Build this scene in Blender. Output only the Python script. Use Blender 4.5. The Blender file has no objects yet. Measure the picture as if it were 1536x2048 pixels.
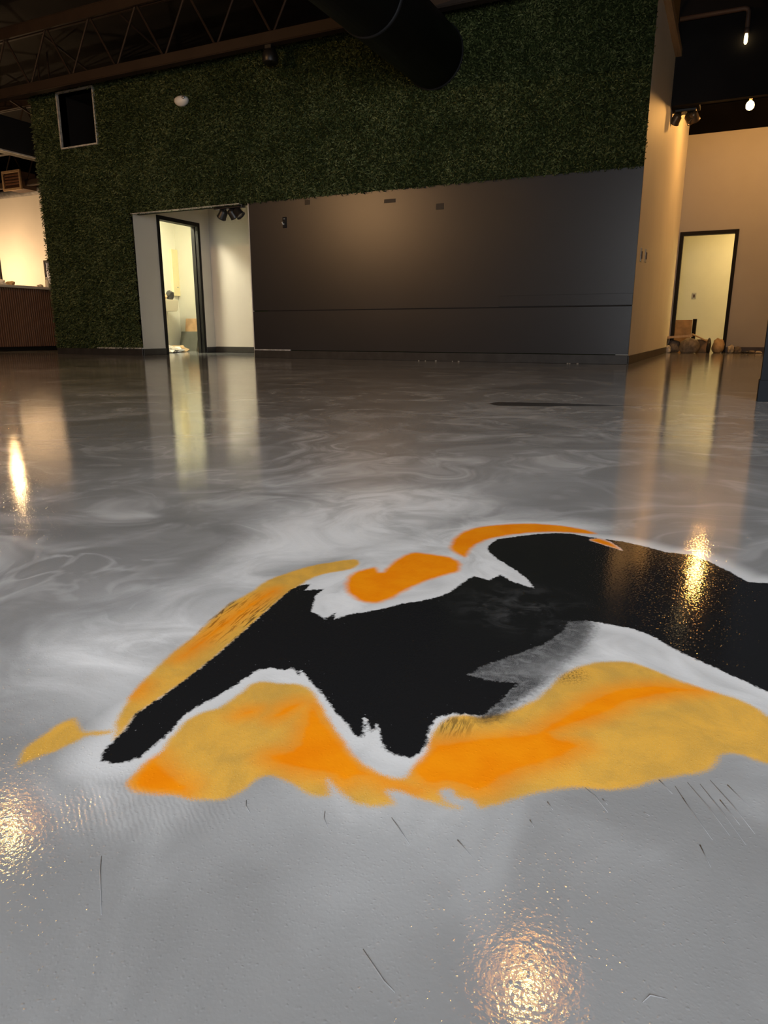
import bpy, bmesh, math, random
import numpy as np
from mathutils import Vector, Matrix, noise as mnoise

random.seed(7)
rng = np.random.default_rng(11)
SC = bpy.context.scene
COL = SC.collection

# ------------------------------------------------------------------ camera
F_PX, PITCH, CAM_H, YAW, CAM_D = 1403.5, 0.2517, 0.367, 0.4488, 8.627
cam_d = bpy.data.cameras.new('camera')
cam = bpy.data.objects.new('camera', cam_d)
COL.objects.link(cam)
cam.location = (0, -CAM_D, CAM_H)
cam.rotation_euler = (math.pi / 2 - PITCH, 0, YAW)
cam_d.sensor_fit = 'HORIZONTAL'
cam_d.sensor_width = 36
cam_d.lens = F_PX * 36 / 1536
cam_d.clip_start = 0.02
cam_d.clip_end = 200
SC.camera = cam

# ------------------------------------------------------------------ view, world
SC.view_settings.view_transform = 'Standard'
SC.view_settings.look = 'None'
SC.view_settings.exposure = 0.0
SC.view_settings.gamma = 1
SC.view_settings.use_curve_mapping = False
SC.cycles.use_denoising = True
SC.cycles.max_bounces = 6
SC.cycles.diffuse_bounces = 4
SC.cycles.glossy_bounces = 3
SC.cycles.caustics_reflective = False
SC.cycles.caustics_refractive = False

world = bpy.data.worlds.new('world')
SC.world = world
world.use_nodes = True
world.node_tree.nodes['Background'].inputs[0].default_value = (0.55, 0.7, 1.0, 1)
world.node_tree.nodes['Background'].inputs[1].default_value = 0.25

# daylight that comes in through the shop windows of the wall behind the camera
WIN_X = (0.1, 3.1, 6.1)
WIN_W, WIN_Z0, WIN_Z1, BACK_Y = 2.6, 0.30, 3.50, -10.9
DAY = 265.0
for wx in WIN_X:
    ld = bpy.data.lights.new('window_daylight', 'AREA')
    ld.shape = 'RECTANGLE'
    ld.size, ld.size_y = WIN_W, WIN_Z1 - WIN_Z0
    ld.energy = DAY
    ld.color = (0.92, 0.96, 1.0)
    lo = bpy.data.objects.new('window_daylight', ld)
    COL.objects.link(lo)
    lo.location = (wx, BACK_Y - 0.25, (WIN_Z0 + WIN_Z1) / 2)
    lo.rotation_euler = (math.pi / 2, 0, 0)      # -Z of the lamp points to +Y
    # area lamps shine along local -Z; rotated +90 about X that is +Y


# ------------------------------------------------------------------ pixel helpers (photo is 1536x2048)
_c, _s = math.cos(PITCH), math.sin(PITCH)
FW = np.array([-math.sin(YAW) * _c, math.cos(YAW) * _c, -_s])
RT = np.array([math.cos(YAW), math.sin(YAW), 0.0])
UP = np.cross(RT, FW)
CC = np.array([0, -CAM_D, CAM_H])


def ray(x, y):
    return FW + RT * (x - 768) / F_PX - UP * (y - 1024) / F_PX


def onz(x, y, z=0.0):
    d = ray(x, y)
    return CC + d * (z - CC[2]) / d[2]


def ony(x, y, Y=0.0):
    d = ray(x, y)
    return CC + d * (Y - CC[1]) / d[1]


def onx(x, y, X):
    d = ray(x, y)
    return CC + d * (X - CC[0]) / d[0]


# ------------------------------------------------------------------ mesh helpers
def obj(name, bm, mat, parent=None, smooth=False, **props):
    me = bpy.data.meshes.new(name)
    bm.to_mesh(me)
    bm.free()
    if mat is not None:
        me.materials.append(mat)
    if smooth:
        for p in me.polygons:
            p.use_smooth = True
    o = bpy.data.objects.new(name, me)
    COL.objects.link(o)
    if parent is not None:
        o.parent = parent
    for k, v in props.items():
        o[k] = v
    return o


def empty(name, loc=(0, 0, 0), rz=0.0, **props):
    o = bpy.data.objects.new(name, None)
    COL.objects.link(o)
    o.location = loc
    o.rotation_euler = (0, 0, rz)
    o.empty_display_size = 0.1
    for k, v in props.items():
        o[k] = v
    return o


def add_box(bm, x0, x1, y0, y1, z0, z1, mat=None):
    vs = [bm.verts.new(p) for p in
          [(x0, y0, z0), (x1, y0, z0), (x1, y1, z0), (x0, y1, z0), (x0, y0, z1), (x1, y0, z1), (x1, y1, z1), (x0, y1, z1)]]
    for f in [(0, 3, 2, 1), (4, 5, 6, 7), (0, 1, 5, 4), (1, 2, 6, 5), (2, 3, 7, 6), (3, 0, 4, 7)]:
        bm.faces.new([vs[i] for i in f])
    if mat is not None:
        bmesh.ops.transform(bm, matrix=mat, verts=vs)
    return vs


def bx(x0, x1, y0, y1, z0, z1, bevel=0.0, seg=2):
    bm = bmesh.new()
    add_box(bm, x0, x1, y0, y1, z0, z1)
    if bevel:
        bmesh.ops.bevel(bm, geom=list(bm.edges), offset=bevel, segments=seg, affect='EDGES', profile=0.6)
    return bm


def boxes(lst, bevel=0.0):
    bm = bmesh.new()
    for b in lst:
        add_box(bm, *b)
    if bevel:
        bmesh.ops.bevel(bm, geom=list(bm.edges), offset=bevel, segments=1, affect='EDGES')
    return bm


def add_tube(bm, pts, r, n=10, cap=True):
    """tube along a poly-line; r may be a list"""
    pts = [Vector(p) for p in pts]
    rs = r if isinstance(r, (list, tuple)) else [r] * len(pts)
    rings = []
    for i, p in enumerate(pts):
        if i == 0:
            t = pts[1] - p
        elif i == len(pts) - 1:
            t = p - pts[i - 1]
        else:
            t = (pts[i + 1] - p).normalized() + (p - pts[i - 1]).normalized()
        t.normalize()
        ref = Vector((0, 0, 1)) if abs(t.z) < 0.9 else Vector((1, 0, 0))
        a = t.cross(ref).normalized()
        b = t.cross(a).normalized()
        rings.append([bm.verts.new(p + (a * math.cos(k * 2 * math.pi / n) + b * math.sin(k * 2 * math.pi / n)) * rs[i]) for k in range(n)])
    for i in range(len(rings) - 1):
        for k in range(n):
            bm.faces.new([rings[i][k], rings[i][(k + 1) % n], rings[i + 1][(k + 1) % n], rings[i + 1][k]])
    if cap:
        bm.faces.new(rings[0][::-1])
        bm.faces.new(rings[-1])
    bmesh.ops.recalc_face_normals(bm, faces=list(bm.faces))


def tube(pts, r, n=10, cap=True):
    bm = bmesh.new()
    add_tube(bm, pts, r, n, cap)
    return bm


def lathe(profile, n=24, center=(0, 0, 0), close=False):
    """profile of (r, z)"""
    bm = bmesh.new()
    rings = []
    for r, z in profile:
        if r < 1e-6:
            rings.append([bm.verts.new((center[0], center[1], center[2] + z))])
        else:
            rings.append([bm.verts.new((center[0] + r * math.cos(k * 2 * math.pi / n), center[1] + r * math.sin(k * 2 * math.pi / n), center[2] + z)) for k in range(n)])
    for i in range(len(rings) - 1):
        a, b = rings[i], rings[i + 1]
        for k in range(n):
            k2 = (k + 1) % n
            if len(a) == 1 and len(b) == 1:
                continue
            if len(a) == 1:
                bm.faces.new([a[0], b[k2], b[k]])
            elif len(b) == 1:
                bm.faces.new([a[k], a[k2], b[0]])
            else:
                bm.faces.new([a[k], a[k2], b[k2], b[k]])
    bmesh.ops.recalc_face_normals(bm, faces=list(bm.faces))
    return bm


def blob(sx, sy, sz, seed=0, amp=0.25, freq=3.0, sub=3, flat=True):
    bm = bmesh.new()
    bmesh.ops.create_icosphere(bm, subdivisions=sub, radius=1.0)
    off = Vector((seed * 7.3, seed * 3.1, seed * 1.7))
    for v in bm.verts:
        n = mnoise.noise(v.co * freq + off) * amp + mnoise.noise(v.co * freq * 2.7 + off) * amp * 0.5
        c = v.co * (1 + n)
        v.co = Vector((c.x * sx, c.y * sy, c.z * sz))
        if flat:
            v.co.z = max(v.co.z, -0.75 * sz)
    zmin = min(v.co.z for v in bm.verts)
    for v in bm.verts:
        v.co.z -= zmin
    return bm


# ------------------------------------------------------------------ material helpers
class NT:
    def __init__(self, name):
        self.mat = bpy.data.materials.new(name)
        self.mat.use_nodes = True
        self.t = self.mat.node_tree
        self.t.nodes.clear()
        self.out = self.n('ShaderNodeOutputMaterial')

    def n(self, typ, **kw):
        nd = self.t.nodes.new(typ)
        for k, v in kw.items():
            setattr(nd, k, v)
        return nd

    def put(self, sock, val):
        if isinstance(val, bpy.types.NodeSocket):
            self.t.links.new(val, sock)
        elif val is not None:
            if isinstance(val, (tuple, list)) and sock.type == 'RGBA' and len(val) == 3:
                val = (*val, 1)
            sock.default_value = val

    def math(self, op, a, b=None, c=None, clamp=False):
        nd = self.n('ShaderNodeMath', operation=op, use_clamp=clamp)
        for i, v in enumerate((a, b, c)):
            if v is not None:
                self.put(nd.inputs[i], v)
        return nd.outputs[0]

    def vmath(self, op, a, b=None, scale=None):
        nd = self.n('ShaderNodeVectorMath', operation=op)
        self.put(nd.inputs[0], a)
        if b is not None:
            self.put(nd.inputs[1], b)
        if scale is not None:
            self.put(nd.inputs['Scale'], scale)
        return nd.outputs['Value'] if op in ('DOT_PRODUCT', 'LENGTH', 'DISTANCE') else nd.outputs[0]

    def step(self, v, a, b, lo=0.0, hi=1.0):
        nd = self.n('ShaderNodeMapRange', interpolation_type='SMOOTHSTEP')
        self.put(nd.inputs[0], v)
        self.put(nd.inputs[1], a)
        self.put(nd.inputs[2], b)
        self.put(nd.inputs[3], lo)
        self.put(nd.inputs[4], hi)
        return nd.outputs[0]

    def mix(self, fac, a, b, blend='MIX'):
        nd = self.n('ShaderNodeMix', data_type='RGBA', blend_type=blend)
        self.put(nd.inputs[0], fac)
        self.put(nd.inputs[6], a)
        self.put(nd.inputs[7], b)
        return nd.outputs[2]

    def noise(self, vec, scale, detail=2.0, rough=0.5, dist=0.0, out=0):
        nd = self.n('ShaderNodeTexNoise')
        self.put(nd.inputs['Vector'], vec)
        nd.inputs['Scale'].default_value = scale
        nd.inputs['Detail'].default_value = detail
        nd.inputs['Roughness'].default_value = rough
        nd.inputs['Distortion'].default_value = dist
        return nd.outputs[out]

    def pos(self):
        return self.n('ShaderNodeNewGeometry').outputs['Position']

    def bump(self, h, strength, dist, normal=None):
        nd = self.n('ShaderNodeBump')
        self.put(nd.inputs['Height'], h)
        nd.inputs['Strength'].default_value = strength
        nd.inputs['Distance'].default_value = dist
        if normal is not None:
            self.put(nd.inputs['Normal'], normal)
        return nd.outputs[0]

    def principled(self, color, rough=0.6, spec=0.5, metal=0.0, normal=None, **kw):
        p = self.n('ShaderNodeBsdfPrincipled')
        self.put(p.inputs['Base Color'], color)
        self.put(p.inputs['Roughness'], rough)
        self.put(p.inputs['Metallic'], metal)
        self.put(p.inputs['Specular IOR Level'], spec)
        if normal is not None:
            self.put(p.inputs['Normal'], normal)
        for k, v in kw.items():
            self.put(p.inputs[k], v)
        self.t.links.new(p.outputs[0], self.out.inputs[0])
        return p


def plain(name, color, rough=0.6, spec=0.4, metal=0.0, var=0.12, scale=3.0, bump=0.0, bscale=60.0):
    """simple procedural paint: slightly mottled colour and roughness"""
    m = NT(name)
    p = m.pos()
    f = m.noise(p, scale, 3, 0.55)
    f = m.step(f, 0.3, 0.7)
    a = tuple(c * (1 - var) for c in color)
    b = tuple(min(1, c * (1 + var)) for c in color)
    col = m.mix(f, a, b)
    nrm = None
    if bump:
        nrm = m.bump(m.noise(p, bscale, 2, 0.5), bump, 0.003)
    m.principled(col, rough, spec, metal, nrm)
    return m.mat


def emit(name, color, strength):
    m = NT(name)
    e = m.n('ShaderNodeEmission')
    m.put(e.inputs[0], color)
    e.inputs[1].default_value = strength
    m.t.links.new(e.outputs[0], m.out.inputs[0])
    return m.mat


def wood(name, c1, c2, axis=(1, 1, 0.06), scale=18, rough=0.5):
    m = NT(name)
    p = m.vmath('MULTIPLY', m.pos(), axis)
    f = m.noise(p, scale, 4, 0.6, 0.4)
    col = m.mix(m.step(f, 0.3, 0.7), c1, c2)
    m.principled(col, rough, 0.4)
    return m.mat


M = {}
M['black'] = plain('black_ceiling_paint', (0.012, 0.010, 0.009), 0.85, 0.2)
M['steel'] = plain('dark_joist_paint', (0.030, 0.019, 0.013), 0.6, 0.25)
M['duct'] = plain('black_duct_paint', (0.010, 0.010, 0.011), 0.55, 0.3)
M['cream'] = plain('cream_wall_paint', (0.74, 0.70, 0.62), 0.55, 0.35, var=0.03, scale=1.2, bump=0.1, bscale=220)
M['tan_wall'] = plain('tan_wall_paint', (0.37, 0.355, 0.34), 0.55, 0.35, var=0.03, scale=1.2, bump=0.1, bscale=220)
M['alcove'] = plain('greige_wall_paint', (0.62, 0.58, 0.52), 0.5, 0.35, var=0.03, scale=1.2, bump=0.1, bscale=220)
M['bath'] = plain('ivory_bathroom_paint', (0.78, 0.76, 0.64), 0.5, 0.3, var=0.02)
M['bath_shaded'] = plain('shaded_bathroom_paint', (0.50, 0.48, 0.385), 0.5, 0.3, var=0.02)  # ivory paint darkened, so the back wall's weaker light sits in the colour
M['navy'] = plain('navy_wall_paint', (0.008, 0.010, 0.013), 0.6, 0.12)
M['charcoal'] = plain('charcoal_satin_paint', (0.024, 0.023, 0.025), 0.32, 0.5, var=0.06, scale=0.9, bump=0.12, bscale=160)
M['patch'] = plain('dull_filler_patch', (0.017, 0.016, 0.015), 0.5, 0.4)
M['groove'] = plain('dark_joint_shadow_gap', (0.015, 0.014, 0.014), 0.8, 0.2)
M['base_dark'] = plain('dark_rubber_baseboard', (0.030, 0.028, 0.027), 0.45, 0.4, var=0.2, scale=8)
M['base_brown'] = plain('brown_rubber_baseboard', (0.055, 0.040, 0.028), 0.45, 0.4, var=0.2, scale=6)
M['caulk'] = plain('pale_caulk', (0.45, 0.44, 0.42), 0.7, 0.3, var=0.3, scale=30)
M['frame'] = plain('black_door_frame_paint', (0.011, 0.010, 0.009), 0.6, 0.15)
M['trim'] = plain('pale_metal_trim', (0.45, 0.43, 0.38), 0.4, 0.5, var=0.25, scale=20)
M['white'] = plain('white_plastic', (0.78, 0.77, 0.74), 0.35, 0.5, var=0.03)
M['ceramic'] = plain('ivory_ceramic', (0.82, 0.76, 0.60), 0.2, 0.5, var=0.02)
M['cardboard'] = plain('brown_cardboard', (0.40, 0.25, 0.13), 0.8, 0.2, var=0.15, scale=9)
M['carton'] = plain('grey_green_board', (0.10, 0.10, 0.08), 0.7, 0.3, var=0.1)
M['tan_wood'] = wood('tan_wood_board', (0.50, 0.33, 0.17), (0.62, 0.43, 0.24))
M['bar_wood'] = wood('brown_bar_cladding', (0.115, 0.050, 0.026), (0.17, 0.080, 0.042))
M['counter'] = plain('pale_counter_top', (0.62, 0.58, 0.50), 0.3, 0.5, var=0.05)
M['silver'] = plain('galvanised_metal', (0.42, 0.42, 0.43), 0.35, 0.5, 0.7, var=0.2, scale=14)
M['brass'] = plain('golden_reflector_metal', (0.80, 0.47, 0.08), 0.35, 0.5, 0.6, var=0.05)
M['bronze'] = plain('bronze_lamp_metal', (0.16, 0.10, 0.05), 0.35, 0.5, 0.4)
M['shade'] = plain('black_shade_metal', (0.015, 0.014, 0.013), 0.4, 0.5)
M['bag'] = plain('grey_brown_sack', (0.20, 0.165, 0.13), 0.7, 0.3, var=0.35, scale=14)
M['kraft'] = plain('kraft_paper_sack', (0.48, 0.33, 0.18), 0.75, 0.3, var=0.2, scale=12)
M['bag_dark'] = plain('dark_plastic_bag', (0.025, 0.022, 0.02), 0.35, 0.5)
M['film'] = plain('crumpled_pale_film', (0.50, 0.44, 0.36), 0.4, 0.5, var=0.35, scale=25)
M['blue'] = plain('dark_blue_print', (0.02, 0.04, 0.12), 0.4, 0.4, var=0.4, scale=6)
M['bottle'] = plain('milky_bottle_plastic', (0.75, 0.73, 0.66), 0.3, 0.5, var=0.03)
M['conduit'] = plain('brown_painted_conduit', (0.10, 0.062, 0.045), 0.5, 0.4)
M['capboard'] = wood('tan_cap_board', (0.33, 0.22, 0.12), (0.45, 0.31, 0.18), axis=(1, 0.06, 1))
M['grass_back'] = plain('dark_green_mat', (0.018, 0.026, 0.008), 0.9, 0.1, var=0.3, scale=9)
M['bulb'] = emit('warm_bulb_glow', (1.0, 0.47, 0.11), 520.0)
M['bulb_side_added'] = emit('added_side_bulb_glow', (1.0, 0.52, 0.18), 1300.0)
M['bulb_rear'] = emit('warm_rear_bulb_glow', (1.0, 0.56, 0.24), 4000.0)
M['bulb_dome'] = emit('warm_bulb_glow_shaded', (1.0, 0.64, 0.17), 190.0)
M['bulb_bar'] = emit('bar_bulb_glow', (1.0, 0.60, 0.26), 200.0)
M['bulb_back_added'] = emit('added_back_bar_glow', (1.0, 0.64, 0.34), 1800.0)
M['bulb_small'] = emit('small_lamp_glow', (1.0, 0.75, 0.35), 6.0)
M['tube'] = emit('bathroom_tube_glow', (1.0, 0.95, 0.72), 145.0)
M['tube2'] = emit('store_room_tube_glow', (1.0, 0.69, 0.27), 62.0)

# artificial grass: colour differs from leaf to leaf
g = NT('artificial_grass_leaf')
geo = g.n('ShaderNodeNewGeometry')
rnd = geo.outputs['Random Per Island']
big = g.noise(geo.outputs['Position'], 1.6, 3, 0.6)
f = g.math('ADD', g.math('MULTIPLY', rnd, 0.7), g.math('MULTIPLY', g.step(big, 0.3, 0.7), 0.3))
cr = g.n('ShaderNodeValToRGB')
g.put(cr.inputs[0], f)
cr.color_ramp.elements[0].color = (0.020, 0.030, 0.009, 1)
cr.color_ramp.elements[1].color = (0.215, 0.225, 0.090, 1)
e = cr.color_ramp.elements.new(0.55)
e.color = (0.075, 0.095, 0.030, 1)
g.principled(cr.outputs[0], 0.6, 0.25)
M['leaf'] = g.mat

# ------------------------------------------------------------------ floor art outlines, traced on the photo, laid on the ground
BLACK = [(202, 1512), (215, 1492), (250, 1460), (272, 1427), (320, 1395), (380, 1352), (430, 1312), (490, 1260), (545, 1210), (580, 1180), (600, 1170), (621, 1168), (612, 1180), (648, 1178), (631, 1192), (627, 1210), (622, 1222), (650, 1238), (673, 1224), (668, 1240), (695, 1229), (730, 1224), (768, 1217), (801, 1208), (844, 1201), (875, 1194), (900, 1184), (911, 1176), (930, 1162), (947, 1152), (963, 1156), (978, 1160), (1002, 1149), (1026, 1164), (1068, 1176),
         (1051, 1155), (1026, 1137), (996, 1119), (975, 1102), (975, 1094), (981, 1087), (996, 1078), (1014, 1076), (1039, 1072), (1075, 1068), (1112, 1066), (1148, 1068), (1179, 1074), (1209, 1078), (1246, 1083), (1295, 1094), (1331, 1104), (1386, 1110), (1416, 1122), (1465, 1146), (1496, 1164), (1536, 1166), (1600, 1176), (1660, 1196), (1715, 1230), (1745, 1275), (1752, 1330), (1735, 1385), (1700, 1420),
         (1655, 1428), (1600, 1412), (1536, 1384), (1483, 1360), (1422, 1332), (1362, 1305), (1301, 1271), (1270, 1259), (1209, 1247), (1173, 1241), (1136, 1243), (1128, 1262), (1087, 1289), (1026, 1311), (966, 1332), (938, 1350), (990, 1362), (1039, 1366), (1020, 1387), (990, 1411), (966, 1433), (941, 1430), (905, 1427), (874, 1436), (859, 1457), (853, 1487), (841, 1506), (822, 1515), (795, 1511), (771, 1500), (760, 1475), (755, 1448), (743, 1464), (729, 1436), (726, 1476), (711, 1472), (697, 1451), (673, 1427), (646, 1390), (624, 1366), (602, 1340), (598, 1352), (585, 1335), (570, 1340), (540, 1336), (512, 1342), (480, 1365), (440, 1390), (400, 1410), (370, 1430), (345, 1460), (310, 1490), (280, 1515), (250, 1525), (220, 1527), (202, 1521)]
DUST = [(930, 1345), (966, 1328), (1026, 1307), (1087, 1285), (1130, 1258), (1136, 1232), (1180, 1240), (1165, 1280), (1120, 1325), (1095, 1352), (1060, 1375), (1020, 1402), (985, 1430), (966, 1436), (990, 1411), (1020, 1387), (1039, 1364), (990, 1363)]
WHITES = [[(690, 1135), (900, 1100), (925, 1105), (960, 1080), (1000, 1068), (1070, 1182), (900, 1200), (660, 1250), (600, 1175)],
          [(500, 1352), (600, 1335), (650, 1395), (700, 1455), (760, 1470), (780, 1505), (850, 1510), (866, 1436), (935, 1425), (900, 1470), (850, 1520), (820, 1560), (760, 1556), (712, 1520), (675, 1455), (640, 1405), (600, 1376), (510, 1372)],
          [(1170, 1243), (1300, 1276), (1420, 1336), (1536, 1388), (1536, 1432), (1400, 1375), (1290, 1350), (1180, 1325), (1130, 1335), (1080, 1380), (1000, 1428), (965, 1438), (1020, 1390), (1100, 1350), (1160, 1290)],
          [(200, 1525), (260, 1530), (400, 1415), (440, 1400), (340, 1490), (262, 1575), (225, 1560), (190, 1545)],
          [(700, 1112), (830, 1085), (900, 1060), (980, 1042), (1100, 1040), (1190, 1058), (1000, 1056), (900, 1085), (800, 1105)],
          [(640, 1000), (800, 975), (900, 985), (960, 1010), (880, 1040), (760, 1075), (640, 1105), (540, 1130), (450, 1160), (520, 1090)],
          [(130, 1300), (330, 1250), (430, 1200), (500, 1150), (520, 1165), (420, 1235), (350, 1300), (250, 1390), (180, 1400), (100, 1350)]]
GOLDS = [[(228, 1470), (233, 1435), (260, 1390), (300, 1345), (350, 1300), (390, 1270), (425, 1235), (460, 1205), (500, 1185), (530, 1162), (575, 1145), (625, 1130), (675, 1122), (716, 1117), (720, 1129), (700, 1140), (650, 1147), (620, 1158), (600, 1172), (580, 1184), (545, 1214), (490, 1264), (430, 1316), (380, 1356), (320, 1398), (272, 1430), (250, 1463), (225, 1484)],
         [(232, 1460), (200, 1462), (168, 1464), (158, 1450), (150, 1432), (120, 1445), (85, 1470), (52, 1492), (28, 1537), (45, 1532), (75, 1515), (115, 1502), (150, 1485), (175, 1472), (215, 1470)],
         [(250, 1577), (255, 1560), (280, 1535), (320, 1505), (345, 1470), (370, 1440), (400, 1425), (440, 1415), (475, 1390), (500, 1367), (525, 1362), (565, 1367), (600, 1367), (620, 1375), (640, 1405), (660, 1440), (685, 1480), (715, 1520), (750, 1542), (777, 1553), (807, 1556), (825, 1536), (850, 1512), (859, 1481), (868, 1457), (892, 1436), (929, 1427), (966, 1434), (1026, 1420), (1075, 1396), (1100, 1372), (1124, 1347), (1167, 1329), (1209, 1322), (1258, 1323), (1307, 1338), (1356, 1360), (1410, 1378), (1465, 1393), (1514, 1414), (1536, 1434), (1590, 1452), (1625, 1474), (1638, 1498), (1625, 1520), (1585, 1532), (1536, 1530), (1514, 1524), (1477, 1507), (1441, 1510), (1435, 1530), (1404, 1548), (1331, 1555), (1270, 1576), (1209, 1582), (1148, 1576), (1087, 1582), (1026, 1600), (990, 1612), (960, 1617), (941, 1600), (911, 1594), (902, 1579), (880, 1582), (892, 1603), (931, 1618), (886, 1615), (844, 1600), (801, 1585), (767, 1578), (797, 1609), (746, 1615), (710, 1609), (679, 1585), (652, 1552), (664, 1592), (640, 1597), (610, 1587), (575, 1562), (545, 1552), (515, 1557), (490, 1580), (460, 1597), (430, 1602), (390, 1600), (340, 1590), (280, 1586)]]
ORANGES = [[(352, 1320), (380, 1295), (425, 1260), (470, 1225), (520, 1192), (556, 1174), (550, 1186), (510, 1211), (465, 1243), (425, 1276), (390, 1301), (362, 1319)],
           [(265, 1392), (275, 1378), (292, 1366), (286, 1380), (274, 1392)],
           [(691, 1164), (697, 1152), (710, 1143), (734, 1137), (752, 1133), (761, 1147), (777, 1131), (801, 1113), (825, 1104), (856, 1107), (899, 1113), (923, 1125), (920, 1143), (886, 1152), (856, 1161), (819, 1177), (789, 1195), (758, 1207), (722, 1204), (700, 1192), (691, 1180)],
           [(899, 1094), (905, 1079), (923, 1064), (953, 1054), (996, 1049), (1057, 1046), (1118, 1050), (1167, 1058), (1199, 1068), (1173, 1068), (1124, 1064), (1063, 1065), (1014, 1071), (978, 1078), (947, 1092), (932, 1116), (917, 1110), (902, 1101)],
           [(252, 1575), (280, 1537), (315, 1506), (322, 1525), (350, 1550), (385, 1572), (370, 1590), (300, 1585)],
           [(472, 1432), (490, 1420), (522, 1418), (505, 1430)],
           [(538, 1434), (565, 1412), (600, 1402), (612, 1407), (578, 1430), (550, 1439)],
           [(622, 1400), (650, 1440), (690, 1490), (720, 1530), (768, 1557), (844, 1580), (801, 1578), (722, 1552), (690, 1572), (660, 1548), (600, 1545), (535, 1525), (530, 1508), (590, 1495), (605, 1450)],
           [(819, 1545), (850, 1510), (864, 1487), (905, 1481), (978, 1472), (1063, 1466), (1087, 1451), (1130, 1427), (1179, 1396), (1234, 1375), (1301, 1367), (1380, 1374), (1420, 1383), (1331, 1390), (1258, 1405), (1215, 1430), (1148, 1450), (1100, 1470), (1180, 1490), (1120, 1520), (1026, 1548), (966, 1590), (905, 1567), (856, 1573)]]
ON_BLACK = [(1174, 1079), (1195, 1076), (1209, 1079), (1224, 1085), (1250, 1103), (1224, 1095), (1197, 1087)]
RIPPLE = [(140, 1600), (180, 1570), (240, 1560), (300, 1592), (400, 1610), (460, 1615), (430, 1650), (300, 1665), (200, 1670), (140, 1650)]


def smooth_poly(px, it=1):
    p = np.array(px, float)
    for _ in range(it):                                   # corner cutting
        q = np.roll(p, -1, 0)
        a, b = p * 0.8 + q * 0.2, p * 0.2 + q * 0.8
        p = np.stack([a, b], 1).reshape(-1, 2)
    return p


def to_floor(px, it=1):
    return np.array([onz(x, y)[:2] for x, y in smooth_poly(px, it)])


def signed_dist(pts, poly):
    """positive inside"""
    best = np.full(len(pts), 1e9)
    inside = np.zeros(len(pts), bool)
    a = poly
    b = np.roll(poly, -1, 0)
    for (ax, ay), (bx_, by) in zip(a, b):
        ex, ey = bx_ - ax, by - ay
        L = ex * ex + ey * ey + 1e-18
        px, py = pts[:, 0] - ax, pts[:, 1] - ay
        t = np.clip((px * ex + py * ey) / L, 0, 1)
        d = (px - t * ex) ** 2 + (py - t * ey) ** 2
        best = np.minimum(best, d)
        if abs(ey) > 1e-12:
            cond = ((ay > pts[:, 1]) != (by > pts[:, 1]))
            xi = ax + (pts[:, 1] - ay) * ex / ey
            inside ^= cond & (pts[:, 0] < xi)
    d = np.sqrt(best)
    return np.where(inside, d, -d)


# ------------------------------------------------------------------ floor mesh
FX0, FX1, FY0, FY1 = -20.0, 8.0, -11.2, 9.0


def axis_lines(lo, hi, f0, f1, step):
    fine = np.arange(f0, f1 + 1e-9, step)
    left = [f0]
    s = step
    while left[-1] > lo:
        s *= 1.45
        left.append(max(lo, left[-1] - s))
    right = [fine[-1]]
    s = step
    while right[-1] < hi:
        s *= 1.45
        right.append(min(hi, right[-1] + s))
    return np.concatenate([left[::-1][:-1], fine, right[1:]])


gx = axis_lines(FX0, FX1, -0.60, 0.25, 0.0030)
gy = axis_lines(FY0, FY1, -8.36, -7.20, 0.0030)
XX, YY = np.meshgrid(gx, gy)
PT = np.stack([XX.ravel(), YY.ravel()], 1)
near = (PT[:, 0] > -1.2) & (PT[:, 0] < 0.9) & (PT[:, 1] > -9) & (PT[:, 1] < -6.6)


def field(polys, it=1):
    out = np.full(len(PT), -0.12)
    for p in polys:
        fl = to_floor(p, it)
        lo, hi = fl.min(0) - 0.12, fl.max(0) + 0.12
        m = near & (PT[:, 0] > lo[0]) & (PT[:, 0] < hi[0]) & (PT[:, 1] > lo[1]) & (PT[:, 1] < hi[1])
        d = signed_dist(PT[m], fl)
        out[m] = np.maximum(out[m], d)
    return out


fld = {
    'sd_black': field([BLACK], 0),
    'sd_dust': field([DUST]),
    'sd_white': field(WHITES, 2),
    'sd_gold': field(GOLDS, 1),
    'sd_orange': field(ORANGES, 1),
    'sd_ripple': field([RIPPLE], 1),
}
onb = field([ON_BLACK], 1)
fld['sd_black'] = np.where(onb > -0.1, np.minimum(fld['sd_black'], -onb), fld['sd_black'])
fld['sd_orange'] = np.maximum(fld['sd_orange'], onb)

nx, ny = len(gx), len(gy)
ii, jj = np.meshgrid(np.arange(nx - 1), np.arange(ny - 1))
v00 = (jj * nx + ii).ravel()
QUADS = np.stack([v00, v00 + 1, v00 + nx + 1, v00 + nx], 1)


def fmean(k):
    return fld[k][QUADS].mean(1)


cls = np.zeros(len(QUADS), int)
fb, fo, fg = fmean('sd_black'), fmean('sd_orange'), fmean('sd_gold')
cls[fg > 0] = 1
cls[fo > 0] = 2
cls[fb > 0] = 3


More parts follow.
